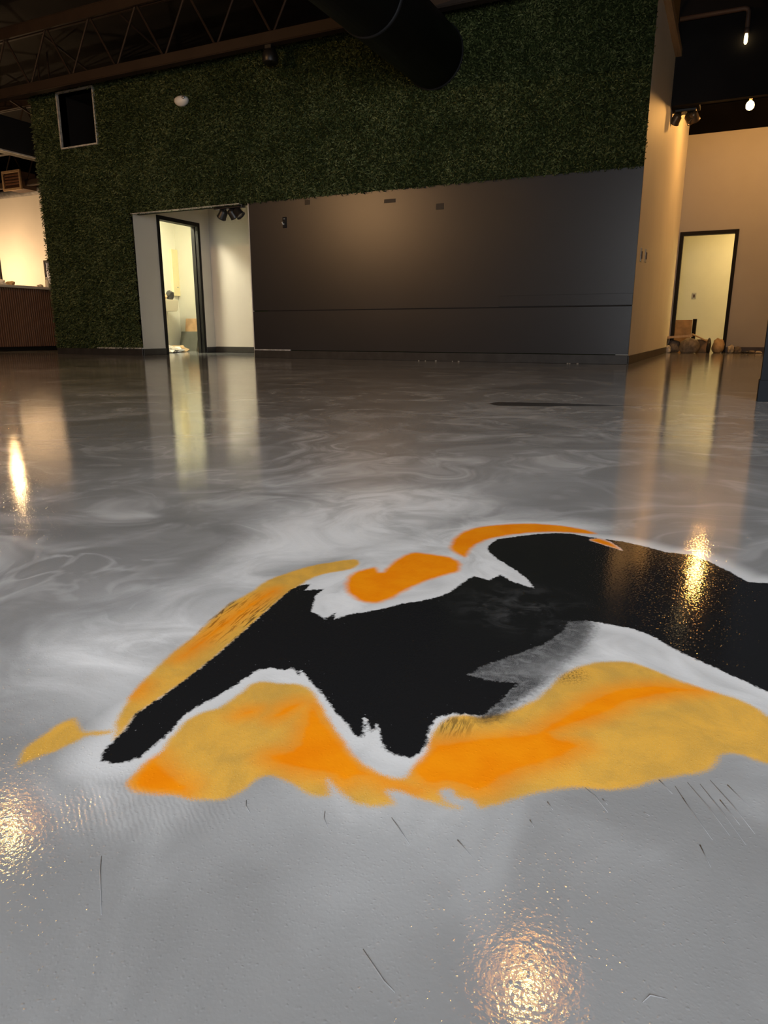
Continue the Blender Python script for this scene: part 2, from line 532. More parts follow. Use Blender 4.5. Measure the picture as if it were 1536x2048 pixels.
def grid_part(name, mask, mat, parent=None, **props):
    q = QUADS[mask]
    used, inv = np.unique(q, return_inverse=True)
    q = inv.reshape(-1, 4)
    me = bpy.data.meshes.new(name)
    me.vertices.add(len(used))
    co = np.zeros((len(used), 3), np.float32)
    co[:, :2] = PT[used]
    me.vertices.foreach_set('co', co.ravel())
    me.loops.add(q.size)
    me.loops.foreach_set('vertex_index', q.ravel().astype(np.int32))
    me.polygons.add(len(q))
    me.polygons.foreach_set('loop_start', (np.arange(len(q)) * 4).astype(np.int32))
    me.polygons.foreach_set('loop_total', np.full(len(q), 4, np.int32))
    me.update(calc_edges=True)
    for k, v in fld.items():
        at = me.attributes.new(k, 'FLOAT', 'POINT')
        at.data.foreach_set('value', v[used].astype(np.float32))
    me.materials.append(mat)
    o = bpy.data.objects.new(name, me)
    COL.objects.link(o)
    if parent:
        o.parent = parent
    for k, v in props.items():
        o[k] = v
    return o


# ------------------------------------------------------------------ floor material: poured metallic epoxy
m = NT('poured_epoxy_floor')
P = m.pos()


def att(n):
    a = m.n('ShaderNodeAttribute', attribute_name=n)
    return a.outputs['Fac']


warp = m.noise(P, 0.9, 3, 0.55, 0.0, out=1)
Pw = m.vmath('ADD', P, m.vmath('SCALE', m.vmath('SUBTRACT', warp, (0.5, 0.5, 0.5)), scale=1.5))
cloud = m.noise(Pw, 0.75, 4, 0.55, 0.6)
cloud2 = m.noise(Pw, 3.0, 4, 0.6, 0.8)
tone = m.math('ADD', m.math('MULTIPLY', m.step(cloud, 0.30, 0.72), 0.7), m.math('MULTIPLY', m.step(cloud2, 0.3, 0.7), 0.3))
ramp = m.n('ShaderNodeValToRGB')
m.put(ramp.inputs[0], tone)
ramp.color_ramp.elements[0].color = (0.195, 0.197, 0.200, 1)
ramp.color_ramp.elements[1].color = (0.48, 0.495, 0.51, 1)
e = ramp.color_ramp.elements.new(0.5)
e.color = (0.290, 0.294, 0.298, 1)
col = ramp.outputs[0]
# light veins that run through the pour
vn = m.noise(Pw, 1.15, 3, 0.5, 1.2)
rid = m.math('SUBTRACT', 1.0, m.math('ABSOLUTE', m.math('MULTIPLY', m.math('SUBTRACT', vn, 0.5), 9.0)))
rid = m.step(rid, 0.30, 1.0)
vn2 = m.noise(Pw, 3.1, 3, 0.5, 1.6)
rid2 = m.math('SUBTRACT', 1.0, m.math('ABSOLUTE', m.math('MULTIPLY', m.math('SUBTRACT', vn2, 0.5), 11.0)))
rid = m.math('MAXIMUM', rid, m.math('MULTIPLY', m.step(rid2, 0.35, 1.0), 0.8))
rid = m.math('MULTIPLY', rid, m.step(cloud2, 0.4, 0.75))
fdir = (-math.sin(YAW), math.cos(YAW), 0.0)
along = m.vmath('DOT_PRODUCT', m.vmath('SUBTRACT', P, (0.0, -CAM_D, 0.0)), fdir)
rid = m.math('MULTIPLY', rid, m.step(along, 0.50, 1.15, 0.12, 1.0))
col = m.mix(m.math('MULTIPLY', rid, 0.55), col, (0.84, 0.86, 0.88))
# thin dark swirl line far out on the floor
dA, dB = onz(968, 807), onz(1330, 813)
ax = Vector((dB[0] - dA[0], dB[1] - dA[1], 0))
la = ax.length
ax.normalize()
q = m.vmath('SUBTRACT', P, (float(dA[0]), float(dA[1]), 0.0))
tpar = m.math('DIVIDE', m.vmath('DOT_PRODUCT', q, tuple(ax)), la)
tper = m.vmath('DOT_PRODUCT', q, (-ax.y, ax.x, 0.0))
tper = m.math('ADD', tper, m.math('MULTIPLY', m.math('SUBTRACT', m.noise(P, 4.0, 2, 0.5), 0.5), 0.10))
wid = m.math('MULTIPLY', m.step(tpar, 0.0, 0.10), m.step(tpar, 0.15, 1.0, 0.11, 0.02))
dark = m.math('MULTIPLY', m.step(m.math('SUBTRACT', wid, m.math('ABSOLUTE', tper)), 0.0, 0.02), m.step(tpar, 0.55, 1.0, 0.95, 0.3))
dark = m.math('MULTIPLY', dark, m.step(tpar, 0.0, 0.02))
col = m.mix(dark, col, (0.020, 0.019, 0.018))

# ---- the poured figure
edge_n = m.math('SUBTRACT', m.noise(P, 55, 3, 0.6), 0.5)
grain = m.noise(P, 900, 2, 0.6)
streak_v = m.vmath('MULTIPLY', P, (1, 1, 1))
fine = m.math('SUBTRACT', m.noise(P, 190, 3, 0.65), 0.5)
b_sd = att('sd_black')
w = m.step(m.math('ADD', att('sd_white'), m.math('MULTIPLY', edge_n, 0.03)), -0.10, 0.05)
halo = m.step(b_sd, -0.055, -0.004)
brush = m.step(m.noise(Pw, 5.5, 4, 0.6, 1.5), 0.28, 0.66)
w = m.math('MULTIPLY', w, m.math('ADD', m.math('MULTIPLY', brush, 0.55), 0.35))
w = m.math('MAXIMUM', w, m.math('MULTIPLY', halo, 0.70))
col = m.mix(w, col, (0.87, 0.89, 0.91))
# gold: grainy airbrushed pigment
gs = m.math('ADD', att('sd_gold'), m.math('MULTIPLY', edge_n, 0.007))
gs = m.math('ADD', gs, m.math('MULTIPLY', m.math('SUBTRACT', grain, 0.5), 0.016))
gf = m.step(gs, -0.003, 0.0045)
gtone = m.mix(m.step(m.noise(P, 14, 4, 0.65, 0.5), 0.3, 0.7), (0.63, 0.36, 0.062), (0.86, 0.46, 0.06))
gtone = m.mix(m.math('MULTIPLY', m.step(grain, 0.42, 0.7), 0.35), gtone, (0.70, 0.52, 0.22))
col = m.mix(gf, col, gtone)
# dark brush scribbles inside the thin upper gold strip
P1p, P2p = onz(330, 1345), onz(560, 1160)
ax2 = Vector((P2p[0] - P1p[0], P2p[1] - P1p[1], 0)).normalized()
qr = m.n('ShaderNodeCombineXYZ')
m.put(qr.inputs[0], m.math('MULTIPLY', m.vmath('DOT_PRODUCT', P, tuple(ax2)), 26.0))
m.put(qr.inputs[1], m.math('MULTIPLY', m.vmath('DOT_PRODUCT', P, (-ax2.y, ax2.x, 0)), 210.0))
scr = m.noise(qr.outputs[0], 1.0, 3, 0.7, 0.3)
ce = onz(455, 1232)
sm = m.step(m.vmath('DISTANCE', P, (float(ce[0]), float(ce[1]), 0.0)), 0.12, 0.02)
scribble = m.math('MULTIPLY', m.step(scr, 0.50, 0.60), sm)
ce2 = onz(905, 1450)
sm2 = m.step(m.vmath('DISTANCE', P, (float(ce2[0]), float(ce2[1]), 0.0)), 0.030, 0.008)
scribble = m.math('MAXIMUM', scribble, m.math('MULTIPLY', m.step(scr, 0.46, 0.58), m.math('MULTIPLY', sm2, 0.7)))
ce3 = onz(1130, 1345)
sm3 = m.step(m.vmath('DISTANCE', P, (float(ce3[0]), float(ce3[1]), 0.0)), 0.035, 0.008)
scribble = m.math('MAXIMUM', scribble, m.math('MULTIPLY', m.step(m.noise(P, 420, 2, 0.6), 0.45, 0.6), m.math('MULTIPLY', sm3, 0.75)))
col = m.mix(m.math('MULTIPLY', scribble, m.math('MULTIPLY', gf, 0.85)), col, (0.035, 0.027, 0.018))
# orange
os_ = m.math('ADD', att('sd_orange'), m.math('MULTIPLY', edge_n, 0.009))
of = m.math('MAXIMUM', m.step(os_, -0.006, 0.008), m.math('MULTIPLY', m.step(os_, -0.026, 0.012), m.math('MULTIPLY', gf, 0.8)))
otone = m.mix(m.step(m.noise(P, 22, 3, 0.6), 0.3, 0.7), (0.95, 0.27, 0.004), (1.0, 0.33, 0.006))
col = m.mix(of, col, otone)
# dusty grey spray and black
ds = m.math('ADD', att('sd_dust'), m.math('MULTIPLY', fine, 0.02))
df = m.math('MULTIPLY', m.step(ds, -0.020, 0.002), m.step(grain, 0.32, 0.62, 1.0, 0.86))
df = m.math('MULTIPLY', df, m.step(b_sd, -0.075, -0.004, 0.45, 1.0))
df = m.math('MULTIPLY', df, m.step(m.noise(P, 70, 4, 0.7, 0.4), 0.3, 0.6, 0.80, 1.0))
col = m.mix(df, col, (0.028, 0.028, 0.030))
bs = m.math('ADD', b_sd, m.math('MULTIPLY', fine, 0.010))
bs = m.math('ADD', bs, m.math('MULTIPLY', edge_n, 0.006))
bf = m.step(bs, -0.0016, 0.0022)
spk = m.math('MULTIPLY', m.step(m.noise(P, 260, 2, 0.5), 0.70, 0.76), m.step(b_sd, 0.03, 0.002))
smc = onz(1040, 1215)
smoke = m.math('MULTIPLY', m.step(m.vmath('DISTANCE', P, (float(smc[0]), float(smc[1]), 0.0)), 0.12, 0.02), m.step(m.noise(P, 24, 4, 0.7, 0.6), 0.42, 0.75))
blk = m.mix(m.math('MULTIPLY', smoke, 0.30), (0.0125, 0.0128, 0.0138), (0.16, 0.16, 0.165))
blk = m.mix(m.math('MULTIPLY', spk, 0.5), blk, (0.40, 0.41, 0.43))
col = m.mix(bf, col, blk)

# ---- orange-peel relief of the clear coat: shallow waves and sparse little domes (heights in metres)
vor = m.n('ShaderNodeTexVoronoi', feature='F1')
m.put(vor.inputs['Vector'], m.vmath('ADD', P, m.vmath('SCALE', m.noise(P, 140, 2, 0.5, 0, out=1), scale=0.004)))
vor.inputs['Scale'].default_value = 290
dome = m.step(vor.outputs['Distance'], 0.42, 0.0)
sepc = m.n('ShaderNodeSeparateColor')
m.put(sepc.inputs[0], vor.outputs['Color'])
dome = m.math('MULTIPLY', dome, m.math('POWER', sepc.outputs[0], 1.5))
hgt = m.math('ADD', m.math('MULTIPLY', dome, 0.00013), m.math('MULTIPLY', m.noise(P, 230, 2, 0.5), 0.00012))
n1 = m.bump(hgt, 1.0, 1.0)
rw = m.n('ShaderNodeTexWave', wave_type='BANDS', bands_direction='X')
rv = m.n('ShaderNodeVectorRotate', rotation_type='Z_AXIS')
m.put(rv.inputs['Vector'], P)
rv.inputs['Angle'].default_value = -0.95
m.put(rw.inputs['Vector'], rv.outputs[0])
rw.inputs['Scale'].default_value = 75
rw.inputs['Distortion'].default_value = 5.0
rw.inputs['Detail'].default_value = 2
rw.inputs['Detail Scale'].default_value = 1.2
rmask = m.step(att('sd_ripple'), -0.02, 0.02)
rip = m.math('MULTIPLY', rw.outputs['Fac'], m.math('MAXIMUM', rmask, m.math('MULTIPLY', gf, 0.05)))
n2 = m.bump(rip, 0.13, 0.0008, n1)
swell = m.noise(P, 3.2, 2, 0.5)
n3 = m.bump(swell, 0.25, 0.004, n2)
pr = m.principled(col, 0.06, 0.5, 0.0, n3)
M['floor'] = m.mat

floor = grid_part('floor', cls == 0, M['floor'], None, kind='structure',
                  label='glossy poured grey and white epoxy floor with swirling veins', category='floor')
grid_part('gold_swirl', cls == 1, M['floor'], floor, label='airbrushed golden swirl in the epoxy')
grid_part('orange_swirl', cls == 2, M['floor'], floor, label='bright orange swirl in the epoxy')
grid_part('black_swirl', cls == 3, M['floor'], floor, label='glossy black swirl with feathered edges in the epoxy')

# raised drag marks left in the cured coat
M['mark'] = plain('dull_drag_mark', (0.22, 0.22, 0.225), 0.35, 0.5, var=0.2, scale=40)
marks = [[(726, 1898), (745, 1928), (768, 1962), (790, 1985)], [(783, 1635), (795, 1652), (820, 1690)], [(650, 1622), (648, 1636), (655, 1655)],
         [(493, 1600), (492, 1612), (500, 1626)], [(203, 1712), (200, 1745), (203, 1830)], [(915, 1680), (945, 1715)], [(1095, 1604), (1106, 1620)],
         [(1170, 1575), (1190, 1592), (1216, 1625)], [(1205, 1598), (1215, 1610)], [(1318, 1560), (1345, 1588)],
         [(1350, 1572), (1385, 1625), (1425, 1680)], [(1375, 1565), (1415, 1612), (1460, 1672)], [(1400, 1568), (1440, 1618), (1492, 1690)],
         [(1420, 1560), (1465, 1610), (1510, 1668)], [(1365, 1595), (1390, 1632)], [(1440, 1600), (1480, 1650)], [(1455, 1570), (1500, 1615)], [(1400, 1690), (1422, 1735)],
         [(1060, 1640), (1068, 1655)], [(1288, 1625), (1300, 1632)], [(1285, 2005), (1300, 1990), (1335, 1998)]]
for mk in marks:
    pts = [onz(x, y) for x, y in mk]
    rs = [0.0002] + [0.0005] * (len(pts) - 2) + [0.0002] if len(pts) > 2 else [0.0005, 0.0002]
    obj('drag_mark', tube([(p[0], p[1], 0.0) for p in pts], rs, 6), M['mark'], floor, True)

# ------------------------------------------------------------------ shell: main wall (face at Y=0)
XL, XR = -10.30, -1.053            # ends of the main wall
A0, A1, Z1 = -8.386, -6.236, 2.09  # alcove opening and the underside of the grass
WT = 0.14
CEIL = 4.95
WALL_TOP = 4.0
WX0, WX1, WZ0, WZ1 = -9.685, -8.95, 3.125, 3.875   # hatch opening
HY = 0.004
wall_main = obj('wall_main', boxes([
    (XL, A0, HY, WT, 0, Z1),                                  # left of the alcove
    (XL, WX0, HY, WT, Z1, WALL_TOP), (WX1, XR - WT, HY, WT, Z1, WALL_TOP),
    (WX0, WX1, HY, WT, Z1, WZ0), (WX0, WX1, HY, WT, WZ1, WALL_TOP),
    (A1, XR - WT, HY + 0.02, WT, 0, Z1)]), M['grass_back'], kind='structure')

# charcoal boarding of the lower right part: three courses with open joints between them
G0, G1 = 0.650, 0.790
obj('boarding', bx(A1, XR, -0.006, HY + 0.02, 0.112, G0 - 0.007), M['charcoal'], wall_main)
obj('boarding', bx(A1, XR, -0.004, HY + 0.02, G0 + 0.007, Z1), M['charcoal'], wall_main)
obj('joint', bx(A1 + 0.25, XR - 0.002, -0.001, HY + 0.02, G0 - 0.007, G0 + 0.007), M['groove'], wall_main)
obj('chair_rail', bx(-2.60, XR, -0.010, -0.004, G0 + 0.010, G1 - 0.006, 0.002, 1), M['charcoal'], wall_main)
for x, y, sx, sz in [(780, 402, 0.16, 0.045), (880, 413, 0.10, 0.07), (615, 405, 0.08, 0.06)]:
    p = ony(x, y, 0)
    obj('wall_patch', bx(p[0] - sx / 2, p[0] + sx / 2, -0.0075, -0.004, p[2] - sz / 2, p[2] + sz / 2, 0.001, 1), M['patch'], wall_main)
# skirting of the main wall
obj('baseboard_main', boxes([(A1, XR, -0.022, -0.006, 0, 0.105)], 0.003), M['base_dark'], kind='structure')
obj('baseboard_grass', boxes([(XL, A0, -0.022, HY, 0, 0.10)], 0.003), M['base_dark'], kind='structure')
cl = obj('trim_1', boxes([(A1, A1 + 0.62, -0.024, -0.006, 0.105, 0.119), (-9.35, A0, -0.03, HY, 0.10, 0.118)]), M['caulk'], kind='structure')
cl['label'] = 'pale caulk line along the top of the dark skirting'

# joined crumbs are things of their own
for x, y in [(778, 727), (790, 727.5), (812, 728), (851, 728.5), (862, 729), (1112, 731.5), (1120, 731), (1133, 732)]:
    p = onz(x, y)
    s = 0.006 + 0.008 * random.random()
    o = obj('paint_chip', blob(s * 1.4, s * 0.7, s * 0.5, int(x), 0.4, 2.0, 1), M['film'], label='tiny pale paint chip on the floor at the foot of the charcoal wall', category='debris', group='paint chips below the charcoal wall')
    o.location = (p[0], -0.022 - 0.02, 0)

# ------------------------------------------------------------------ artificial grass (uncountable leaves: one object)
N = 130000
pts = []
while len(pts) < N:
    n = N
    x = rng.uniform(XL, XR, n)
    z = rng.uniform(0.10, WALL_TOP, n)
    ok = (z > Z1) | (x < A0)
    ok &= ~((x > WX0 - 0.02) & (x < WX1 + 0.02) & (z > WZ0 - 0.02) & (z < WZ1 + 0.02))
    pts += list(zip(x[ok], z[ok]))
pts = np.array(pts[:N])
L = rng.uniform(0.028, 0.065, N)
W = rng.uniform(0.004, 0.0095, N)
th = rng.uniform(0, 2 * math.pi, N)
tilt = rng.uniform(0.35, 1.25, N)
d = np.stack([np.sin(tilt) * np.cos(th), -np.cos(tilt), np.sin(tilt) * np.sin(th)], 1)
rv_ = rng.normal(size=(N, 3))
sd = np.cross(d, rv_)
sd /= np.linalg.norm(sd, axis=1)[:, None] + 1e-9
base = np.stack([pts[:, 0], rng.uniform(-0.012, 0.0, N), pts[:, 1]], 1)
base[:, 2] = np.maximum(base[:, 2], 0.12)
mid = base + d * (L * 0.5)[:, None]
tip = base + d * L[:, None]
tip[:, 2] -= L * 0.15
# leaves stay off the neighbouring dark boarding and the floor
lim = np.where(base[:, 0] > A0 + 0.03, Z1 - 0.025, 0.10)
tip[:, 2] = np.maximum(tip[:, 2], lim)
tip[:, 0] = np.minimum(tip[:, 0], XR)
V = np.stack([base, mid + sd * W[:, None], tip, mid - sd * W[:, None]], 1).reshape(-1, 3).astype(np.float32)
me = bpy.data.meshes.new('grass_cladding')
me.vertices.add(len(V))
me.vertices.foreach_set('co', V.ravel())
me.loops.add(4 * N)
me.loops.foreach_set('vertex_index', np.arange(4 * N, dtype=np.int32))
me.polygons.add(N)
me.polygons.foreach_set('loop_start', (np.arange(N) * 4).astype(np.int32))
me.polygons.foreach_set('loop_total', np.full(N, 4, np.int32))
me.update(calc_edges=True)
me.materials.append(M['leaf'])
grass = bpy.data.objects.new('grass_cladding', me)
COL.objects.link(grass)
grass['label'] = 'dark green artificial grass covering the upper wall and its left end'
grass['category'] = 'artificial grass'
grass['kind'] = 'stuff'

# hatch opening in the grass: pale angle frame and a dark void behind it
hz = empty('wall_hatch', (WX0, 0, WZ0), label='rectangular dark opening with pale metal edging high in the grass wall', category='hatch')
for a in [(WX0 - 0.02, WX1 + 0.02, -0.035, 0.02, WZ1, WZ1 + 0.022), (WX0 - 0.02, WX1 + 0.02, -0.035, 0.02, WZ0 - 0.022, WZ0), (WX0 - 0.022, WX0, -0.035, 0.02, WZ0, WZ1), (WX1, WX1 + 0.022, -0.035, 0.02, WZ0, WZ1)]:
    o = obj('edge_trim', bx(*a), M['trim'], hz)
    o.matrix_parent_inverse = Matrix.Translation((-WX0, 0, -WZ0))
o = obj('hatch_box', boxes([(WX0 - 0.02, WX0, 0.02, 0.7, WZ0, WZ1), (WX1, WX1 + 0.02, 0.02, 0.7, WZ0, WZ1), (WX0, WX1, 0.7, 0.72, WZ0, WZ1), (WX0, WX1, 0.02, 0.7, WZ0 - 0.02, WZ0), (WX0, WX1, 0.02, 0.7, WZ1, WZ1 + 0.02)]), M['black'], hz)
o.matrix_parent_inverse = Matrix.Translation((-WX0, 0, -WZ0))

# ------------------------------------------------------------------ alcove with the washroom door
AY = 1.78
D0, D1, DH = 0.505, 1.525, 2.15      # outer frame of door 1 along Y
AC = 2.55
BXL, BYB = -9.80, 2.50               # washroom far corner
wl = obj('wall_alcove_left', boxes([(A0 - 0.12, A0, WT, D0, 0, 2.6), (A0 - 0.12, A0, D1, BYB, 0, 2.6), (A0 - 0.12, A0, D0, D1, DH, 2.6), (A0 - 0.10, A0 + 0.0005, HY, WT, 0, Z1)]), M['alcove'], kind='structure')
obj('wall_alcove_back', bx(A0, A1 + 0.12, AY, AY + 0.1, 0, 2.6), M['alcove'], kind='structure')
obj('wall_alcove_right', bx(A1, A1 + 0.12, WT, AY, 0, 2.6), M['alcove'], kind='structure')
obj('ceiling_alcove', bx(A0, A1, WT, AY, AC, AC + 0.1), M['alcove'], kind='structure')
obj('trim_2', bx(A0, A1 - 0.14, -0.035, 0.03, Z1 - 0.007, Z1 + 0.004), M['trim'], kind='structure')
obj('trim_3', bx(A1 - 0.012, A1 + 0.0, -0.008, WT, 0, Z1), M['alcove'], kind='structure')
for a in [(A0, A0 + 0.015, 0.0, D0, 0, 0.10), (A0, A0 + 0.015, D1, AY, 0, 0.10), (A0 + 0.015, A1, AY - 0.015, AY, 0, 0.105), (A1 - 0.015, A1, 0.0, AY - 0.015, 0, 0.105)]:
    obj('baseboard_alcove', bx(*a, 0.003, 1), M['base_dark'], kind='structure')
FWD = 0.06
d1 = empty('door_1', (A0, D0, 0), kind='structure')


def part_at(name, bm, mat, parent, **kw):
    o = obj(name, bm, mat, parent, **kw)
    o.matrix_parent_inverse = Matrix.Translation(-Vector(parent.location))
    return o


part_at('jamb', bx(A0 - 0.13, A0 + 0.015, D0, D0 + FWD, 0, DH, 0.003, 1), M['frame'], d1)
part_at('jamb', bx(A0 - 0.135, A0 + 0.015, D1 - FWD, D1, 0, DH, 0.003, 1), M['frame'], d1)
part_at('head', bx(A0 - 0.13, A0 + 0.015, D0 + FWD, D1 - FWD, DH - FWD, DH, 0.003, 1), M['frame'], d1)
part_at('stop', bx(A0 - 0.09, A0 - 0.05, D1 - FWD - 0.016, D1 - FWD, 0, DH - FWD), M['frame'], d1)

# washroom behind the door
obj('wall_washroom_back', bx(BXL - 0.1, A0 - 0.12, BYB, BYB + 0.1, 0, 2.6), M['bath_shaded'], kind='structure')
obj('wall_washroom_left', bx(BXL - 0.1, BXL, WT + 0.62, BYB, 0, 2.6), M['bath'], kind='structure')
obj('wall_washroom_front', bx(BXL - 0.1, A0 - 0.12, WT + 0.60, WT + 0.62, 0, 2.6) if False else bx(BXL - 0.1, A0 - 0.12, WT, WT + 0.03, 0, 2.6), M['bath'], kind='structure')
obj('wall_washroom_left_return', bx(BXL - 0.1, BXL, WT + 0.03, WT + 0.62, 0, 2.6), M['bath'], kind='structure')
obj('ceiling_washroom', bx(BXL, A0 - 0.12, WT + 0.03, BYB, 2.5, 2.6), M['bath'], kind='structure')
wlamp = empty('ceiling_lamp', (-8.95, 0.65, 2.5), label='lit tube lamp on the washroom ceiling', category='lamp')
part_at('lamp_body', bx(-9.07, -8.83, 0.3, 1.0, 2.47, 2.5, 0.008, 1), M['white'], wlamp)
part_at('diffuser', bx(-9.05, -8.85, 0.33, 0.97, 2.40, 2.47), M['tube'], wlamp)

# wash basin on the far wall
sx0, sx1 = BXL, BXL + 0.42
s0, s1 = onx(328, 612, sx1)[1], onx(360, 612, sx1)[1]
zt = onx(345, 599, sx1)[2]
basin = empty('wash_basin', (BXL, (s0 + s1) / 2, zt), label='ivory wall-hung wash basin beyond the black-framed door', category='basin')
bm = bmesh.new()
add_box(bm, sx0, sx1, s0, s1, zt - 0.21, zt)
bmesh.ops.bevel(bm, geom=list(bm.edges), offset=0.02, segments=2, affect='EDGES')
for v in bm.verts:
    k = (zt - v.co.z) / 0.21
    v.co.x = sx0 + (v.co.x - sx0) * (1 - 0.12 * k)
part_at('bowl', bm, M['ceramic'], basin)
sm_ = (s0 + s1) / 2
part_at('pedestal', tube([(BXL + 0.16, sm_, zt - 0.2), (BXL + 0.16, sm_, zt - 0.45), (BXL + 0.15, sm_, zt - 0.5)], [0.11, 0.095, 0.05], 14), M['ceramic'], basin, smooth=True)
part_at('trap_pipe', tube([(BXL + 0.15, sm_, zt - 0.45), (BXL + 0.15, sm_, zt - 0.6), (BXL + 0.02, sm_, zt - 0.6)], 0.022, 8), M['silver'], basin, smooth=True)
part_at('faucet', tube([(BXL + 0.06, s0 + 0.12, zt), (BXL + 0.06, s0 + 0.12, zt + 0.10), (BXL + 0.16, s0 + 0.12, zt + 0.11)], 0.014, 8), M['silver'], basin, smooth=True)
# things left on the basin
o = obj('black_bag', blob(0.09, 0.07, 0.10, 5, 0.4, 1.8, 2), M['bag_dark'], label='crumpled black bag on the rim of the wash basin', category='bag')
o.location = (BXL + 0.27, s1 - 0.09, zt)
for k, (yy, sx, sy, sz, mt, lb) in enumerate([(s0 + 0.06, 0.08, 0.05, 0.05, 'kraft', 'crumpled brown paper lying on the left end of the wash basin'), (s0 + 0.17, 0.08, 0.05, 0.065, 'tan_wood', 'folded tan paper lying in the middle of the wash basin')]):
    o = obj('crumpled_paper', blob(sx, sy, sz, 11 + k, 0.55, 1.9, 2), M[mt], label=lb, category='paper')
    o.location = (BXL + 0.26, yy, zt)
# dispenser on the far wall near the corner
pz0, pz1 = onx(350, 592, BXL)[2], onx(350, 500, BXL)[2]
py0, py1 = onx(341, 540, BXL)[1], onx(357, 540, BXL)[1]
disp = empty('wall_cabinet', (BXL, py0, pz0), label='tall pale yellow cabinet on the washroom wall above the basin', category='cabinet')
M['yellow'] = plain('pale_yellow_plastic', (0.80, 0.70, 0.40), 0.35, 0.4, var=0.02)
part_at('body', bx(BXL, BXL + 0.05, py0, py1, pz0, pz1, 0.008, 2), M['yellow'], disp)
part_at('knob', lathe([(0.0, 0.0), (0.014, 0.0), (0.018, 0.012), (0.0, 0.02)], 10, (BXL + 0.05, (py0 + py1) / 2, pz0 + 0.15)), M['trim'], disp)
# boards leaning on the washroom back wall, right behind the jamb
bxa, bxb = ony(362, 690, BYB - 0.18)[0], ony(396, 690, BYB - 0.18)[0]


def leaning(name, x0, x1, z1, ybase, ytop, th, mat, label, cat):
    bm = bmesh.new()
    vs = add_box(bm, x0, x1, 0, th, 0, 1)
    for v in vs:
        v.co.y += ybase + (ytop - ybase) * v.co.z
        v.co.z *= z1
    return obj(name, bm, mat, label=label, category=cat)


zz = ony(378, 663, BYB - 0.14)[2]
leaning('grey_board', bxa, bxb, zz, BYB - 0.24, BYB - 0.14, 0.04, M['carton'], 'dark grey-green board leaning behind the right door jamb', 'board')
zz2 = ony(385, 637, BYB - 0.07)[2]
leaning('cardboard_sheet', bxa + 0.06, bxb + 0.15, zz2, BYB - 0.16, BYB - 0.06, 0.03, M['cardboard'], 'brown cardboard sheet standing behind the grey-green board', 'cardboard')
for k, (px, py, s, mt, lb) in enumerate([(338, 700, 0.13, 'film', 'crumpled white plastic film on the washroom floor by the left jamb'), (352, 702, 0.10, 'white', 'bunched white paper on the washroom floor below the basin'), (357, 696, 0.12, 'kraft', 'torn orange-brown paper on the washroom floor below the basin'), (343, 692, 0.11, 'cardboard', 'crushed cardboard scrap on the washroom floor against the far wall')]):
    p = onx(px, py, -9.0 - 0.15 * k)
    o = obj('floor_scrap', blob(s * 1.5, s * 1.2, s * 0.55, 20 + k, 0.5, 2.2, 2), M[mt], label=lb, category='scrap')
    o.location = (p[0], p[1], 0)


# ------------------------------------------------------------------ spotlight clusters (alcove ceiling, corridor header)
def spot_cluster(loc, label, heads, plate=(0.16, 0.06), k=1.0, mat='shade'):
    t = empty('spotlight_cluster', loc, label=label, category='spotlight')
    obj('mounting_bar', bx(-plate[0], plate[0], -plate[1], plate[1], -0.035, 0.0, 0.006, 1), M['shade'], t)
    for (hx, hy, rx, ry) in heads:
        rot = Matrix.Rotation(rx, 4, 'X') @ Matrix.Rotation(ry, 4, 'Y')
        h = obj('lamp_head', lathe([(r_ * k, z_ * k) for r_, z_ in [(0.0, 0.0), (0.028, 0.0), (0.045, -0.02), (0.052, -0.09), (0.058, -0.10), (0.048, -0.095), (0.040, -0.03), (0.0, -0.02)]], 14), M[mat], t, True)
        h.matrix_parent_inverse = Matrix.Translation((hx, hy, -0.045)) @ rot
        gl = obj('lens', lathe([(r_ * k, z_ * k) for r_, z_ in [(0.0, -0.082), (0.046, -0.080), (0.046, -0.086), (0.0, -0.090)]], 14), M['silver'], h, True)
        nk = obj('neck', tube([(hx, hy, -0.02), (hx, hy, -0.06)], 0.010, 8), M['shade'], t)
    return t


fa0, fa1 = ony(431, 415, 0.09), ony(487, 409, 0.09)
spot_cluster(((fa0[0] + fa1[0]) / 2, 0.09, Z1), 'black three-head spotlight bar under the alcove lintel beside the charcoal wall', [(-0.09, 0, 0.3, 0.7), (0.01, -0.01, 0.7, -0.2), (0.10, 0, 0.2, -0.7)], ((fa1[0] - fa0[0]) / 2, 0.05), 1.25)

# ------------------------------------------------------------------ side wall that runs back on the right (face X = XR)
VF = 5.65
HB, HZ = 2.25, 3.235
obj('wall_side', bx(XR - WT, XR, HY + 0.001, VF, 0, 3.86), M['cream'], kind='structure')
obj('backing', bx(XR - WT, XR, -0.002, HY, Z1, WALL_TOP), M['grass_back'], wall_main)
obj('baseboard_side', bx(XR, XR + 0.015, -0.006, VF, 0, 0.10, 0.003, 1), M['base_brown'], kind='structure')
b0, b1 = onx(1329, 0, XR + 0.06), onx(1358, 106, XR + 0.06)
capz = (b0[2] + b1[2]) / 2
obj('trim_4', bx(XR - WT - 0.02, XR + 0.075, 0.05, HB - 0.005, 3.80, 3.89, 0.004, 1), M['capboard'], kind='structure')
for x, y, lb in [(1282, 510, 'white double light switch nearer the corner of the charcoal wall'), (1291, 512, 'white light switch further along the cream side wall')]:
    p = onx(x, y, XR)
    t = empty('light_switch', (XR, p[1], p[2]), label=lb, category='switch')
    obj('plate', bx(0, 0.008, -0.06, 0.06, -0.075, 0.075, 0.002, 1), M['trim'], t)
    obj('rocker', bx(0.008, 0.016, -0.028, 0.028, -0.04, 0.04, 0.002, 1), M['conduit'], t)

